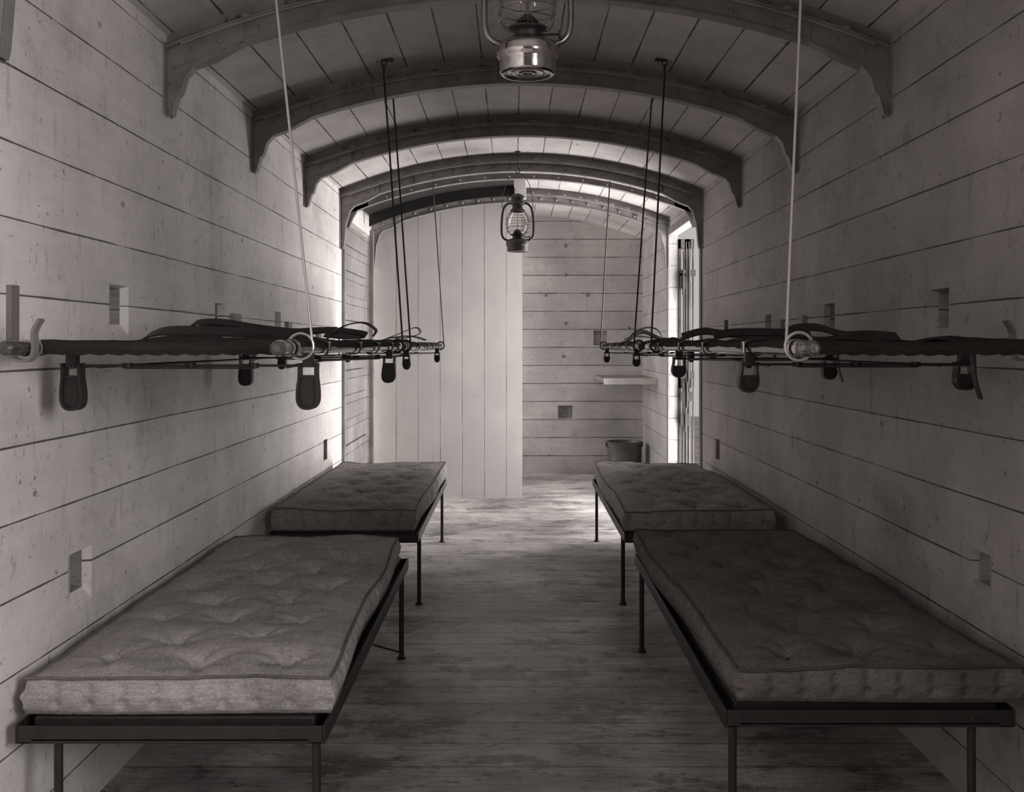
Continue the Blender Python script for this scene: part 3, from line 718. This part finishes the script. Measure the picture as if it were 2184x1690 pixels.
# ------------------------------------------------ end compartment
x0,x1=CX+.775,HW; loc=((x0+x1)/2,9.5,E-.33)
e=empty('wall_shelf',loc,'white painted wooden shelf fixed in the corner','shelf')
mb=MB(); mb.box((x0,8.99,E-.325),(x1,10.03,E-.290)); mk('shelf_board',mb,M['frame'],loc,e,loc,bevel=.003)
mb=MB(); mb.box((x0,8.965,E-.340),(x1,8.99,E-.286)); mk('edge_strip',mb,M['white'],loc,e,loc,bevel=.003,label='bright white front edge strip')
bx,by=CX+1.02,9.62; loc=(bx,by,0)
e=empty('bucket',loc,'galvanised metal bucket with wire handle','bucket')
mb=MB(); mb.lathe(loc,[(0,.02),(.145,.02),(.145,0),(.149,0),(.155,.15),(.158,.153),(.156,.158),(.162,.335),(.167,.338),(.168,.348),(.162,.352),(.157,.345),(.150,.12),(.142,.03),(0,.03)],36); mk('bucket_body',mb,M['zinc'],loc,e,loc)
mb=MB(); mb.tube([(bx+.168*math.cos(t),by-.14*math.sin(t)*.9,.33-.07*math.sin(t)) for t in [math.pi*i/20 for i in range(21)]],.004,8)
mb.box((bx-.172,by-.02,.30),(bx-.158,by+.02,.345)); mb.box((bx+.158,by-.02,.30),(bx+.172,by+.02,.345)); mk('bucket_handle',mb,M['iron'],loc,e,loc)
mb=MB(); cx=CX+.49; mb.ring((cx,YE+.0,E-.655),.028,.005,axis='Y'); mb.cyl((cx,YE+.044,E-.625),(cx,YE-.006,E-.625),.008)
o=mk('lashing_ring',mb,M['tube'],origin=(cx,YE,E-.64)); o['label']='small iron lashing ring in wall pocket'; o['category']='ring'
for i,(px,py) in enumerate(((1163,630),(1252,630),(1205,690),(1205,587),(1200,760),(1340,700),(1205,525))):
    mb=MB(); X=CX+(px-1098)*YE/F; Z=E-(py-737)*YE/F; mb.lathe((0,0,0),[(.018,0),(.016,.006),(.010,.010),(.008,.016),(0,.017)],12)
    mb.v=[Vector((X+v.x,YE-v.z,Z+v.y)) for v in mb.v]
    o=mk('wall_bolt',mb,M['frame'],origin=(X,YE,Z)); o['label']='round bolt head on the boarded end wall'; o['category']='bolt'; o['group']='bolt heads on end wall'
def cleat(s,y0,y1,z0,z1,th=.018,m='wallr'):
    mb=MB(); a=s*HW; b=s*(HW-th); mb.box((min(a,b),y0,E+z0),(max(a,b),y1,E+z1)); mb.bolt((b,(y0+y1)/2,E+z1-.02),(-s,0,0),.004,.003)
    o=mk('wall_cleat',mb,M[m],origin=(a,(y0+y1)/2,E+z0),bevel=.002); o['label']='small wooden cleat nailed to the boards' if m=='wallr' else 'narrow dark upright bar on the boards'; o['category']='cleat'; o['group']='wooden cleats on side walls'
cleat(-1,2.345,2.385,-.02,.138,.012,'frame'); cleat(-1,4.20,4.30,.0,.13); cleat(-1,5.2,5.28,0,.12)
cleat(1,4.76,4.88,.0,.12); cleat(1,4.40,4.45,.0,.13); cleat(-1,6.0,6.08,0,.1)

# ------------------------------------------------ camera
cam=bpy.data.cameras.new('camera'); co=bpy.data.objects.new('camera',cam); scene.collection.objects.link(co)
co.location=(CX,0,EYE); co.rotation_euler=(math.pi/2,0,0)
cam.sensor_width=36; cam.lens=F/2184*36; cam.shift_x=-6/2184; cam.shift_y=-108/2184; cam.clip_start=.05
scene.camera=co
# ------------------------------------------------ light
w=bpy.data.worlds.new('w'); scene.world=w; w.use_nodes=True
w.node_tree.nodes['Background'].inputs[0].default_value=(1,.96,.94,1); w.node_tree.nodes['Background'].inputs[1].default_value=.5
def area(name,loc,rot,sx,sy,power,spread=180):
    l=bpy.data.lights.new(name,'AREA'); l.shape='RECTANGLE'; l.size=sx; l.size_y=sy; l.energy=power; l.color=(1,.972,.955); l.spread=math.radians(spread)
    o=bpy.data.objects.new(name,l); scene.collection.objects.link(o); o.location=loc; o.rotation_euler=rot; return o
area('doorway_daylight',(HW+.75,7.6,1.55),(0,math.radians(85),0),1.8,1.5,84)
area('doorway_bounce_fill',(HW+.65,7.55,.1),(0,math.radians(130),0),.8,1.3,80)  # added uplight for the ceiling, stands in for light off the ground
area('unseen_opening_daylight',(HW+.5,-.15,1.65),(0,math.radians(90),0),1.2,1.6,110)  # lamp outside an unseen opening, placed and raised to shape the near light
area('hidden_end_fill',(-HW-.4,9.25,1.35),(0,math.radians(-90),0),1.2,1.0,30)  # added lamp at the hidden opening, brightens the end wall
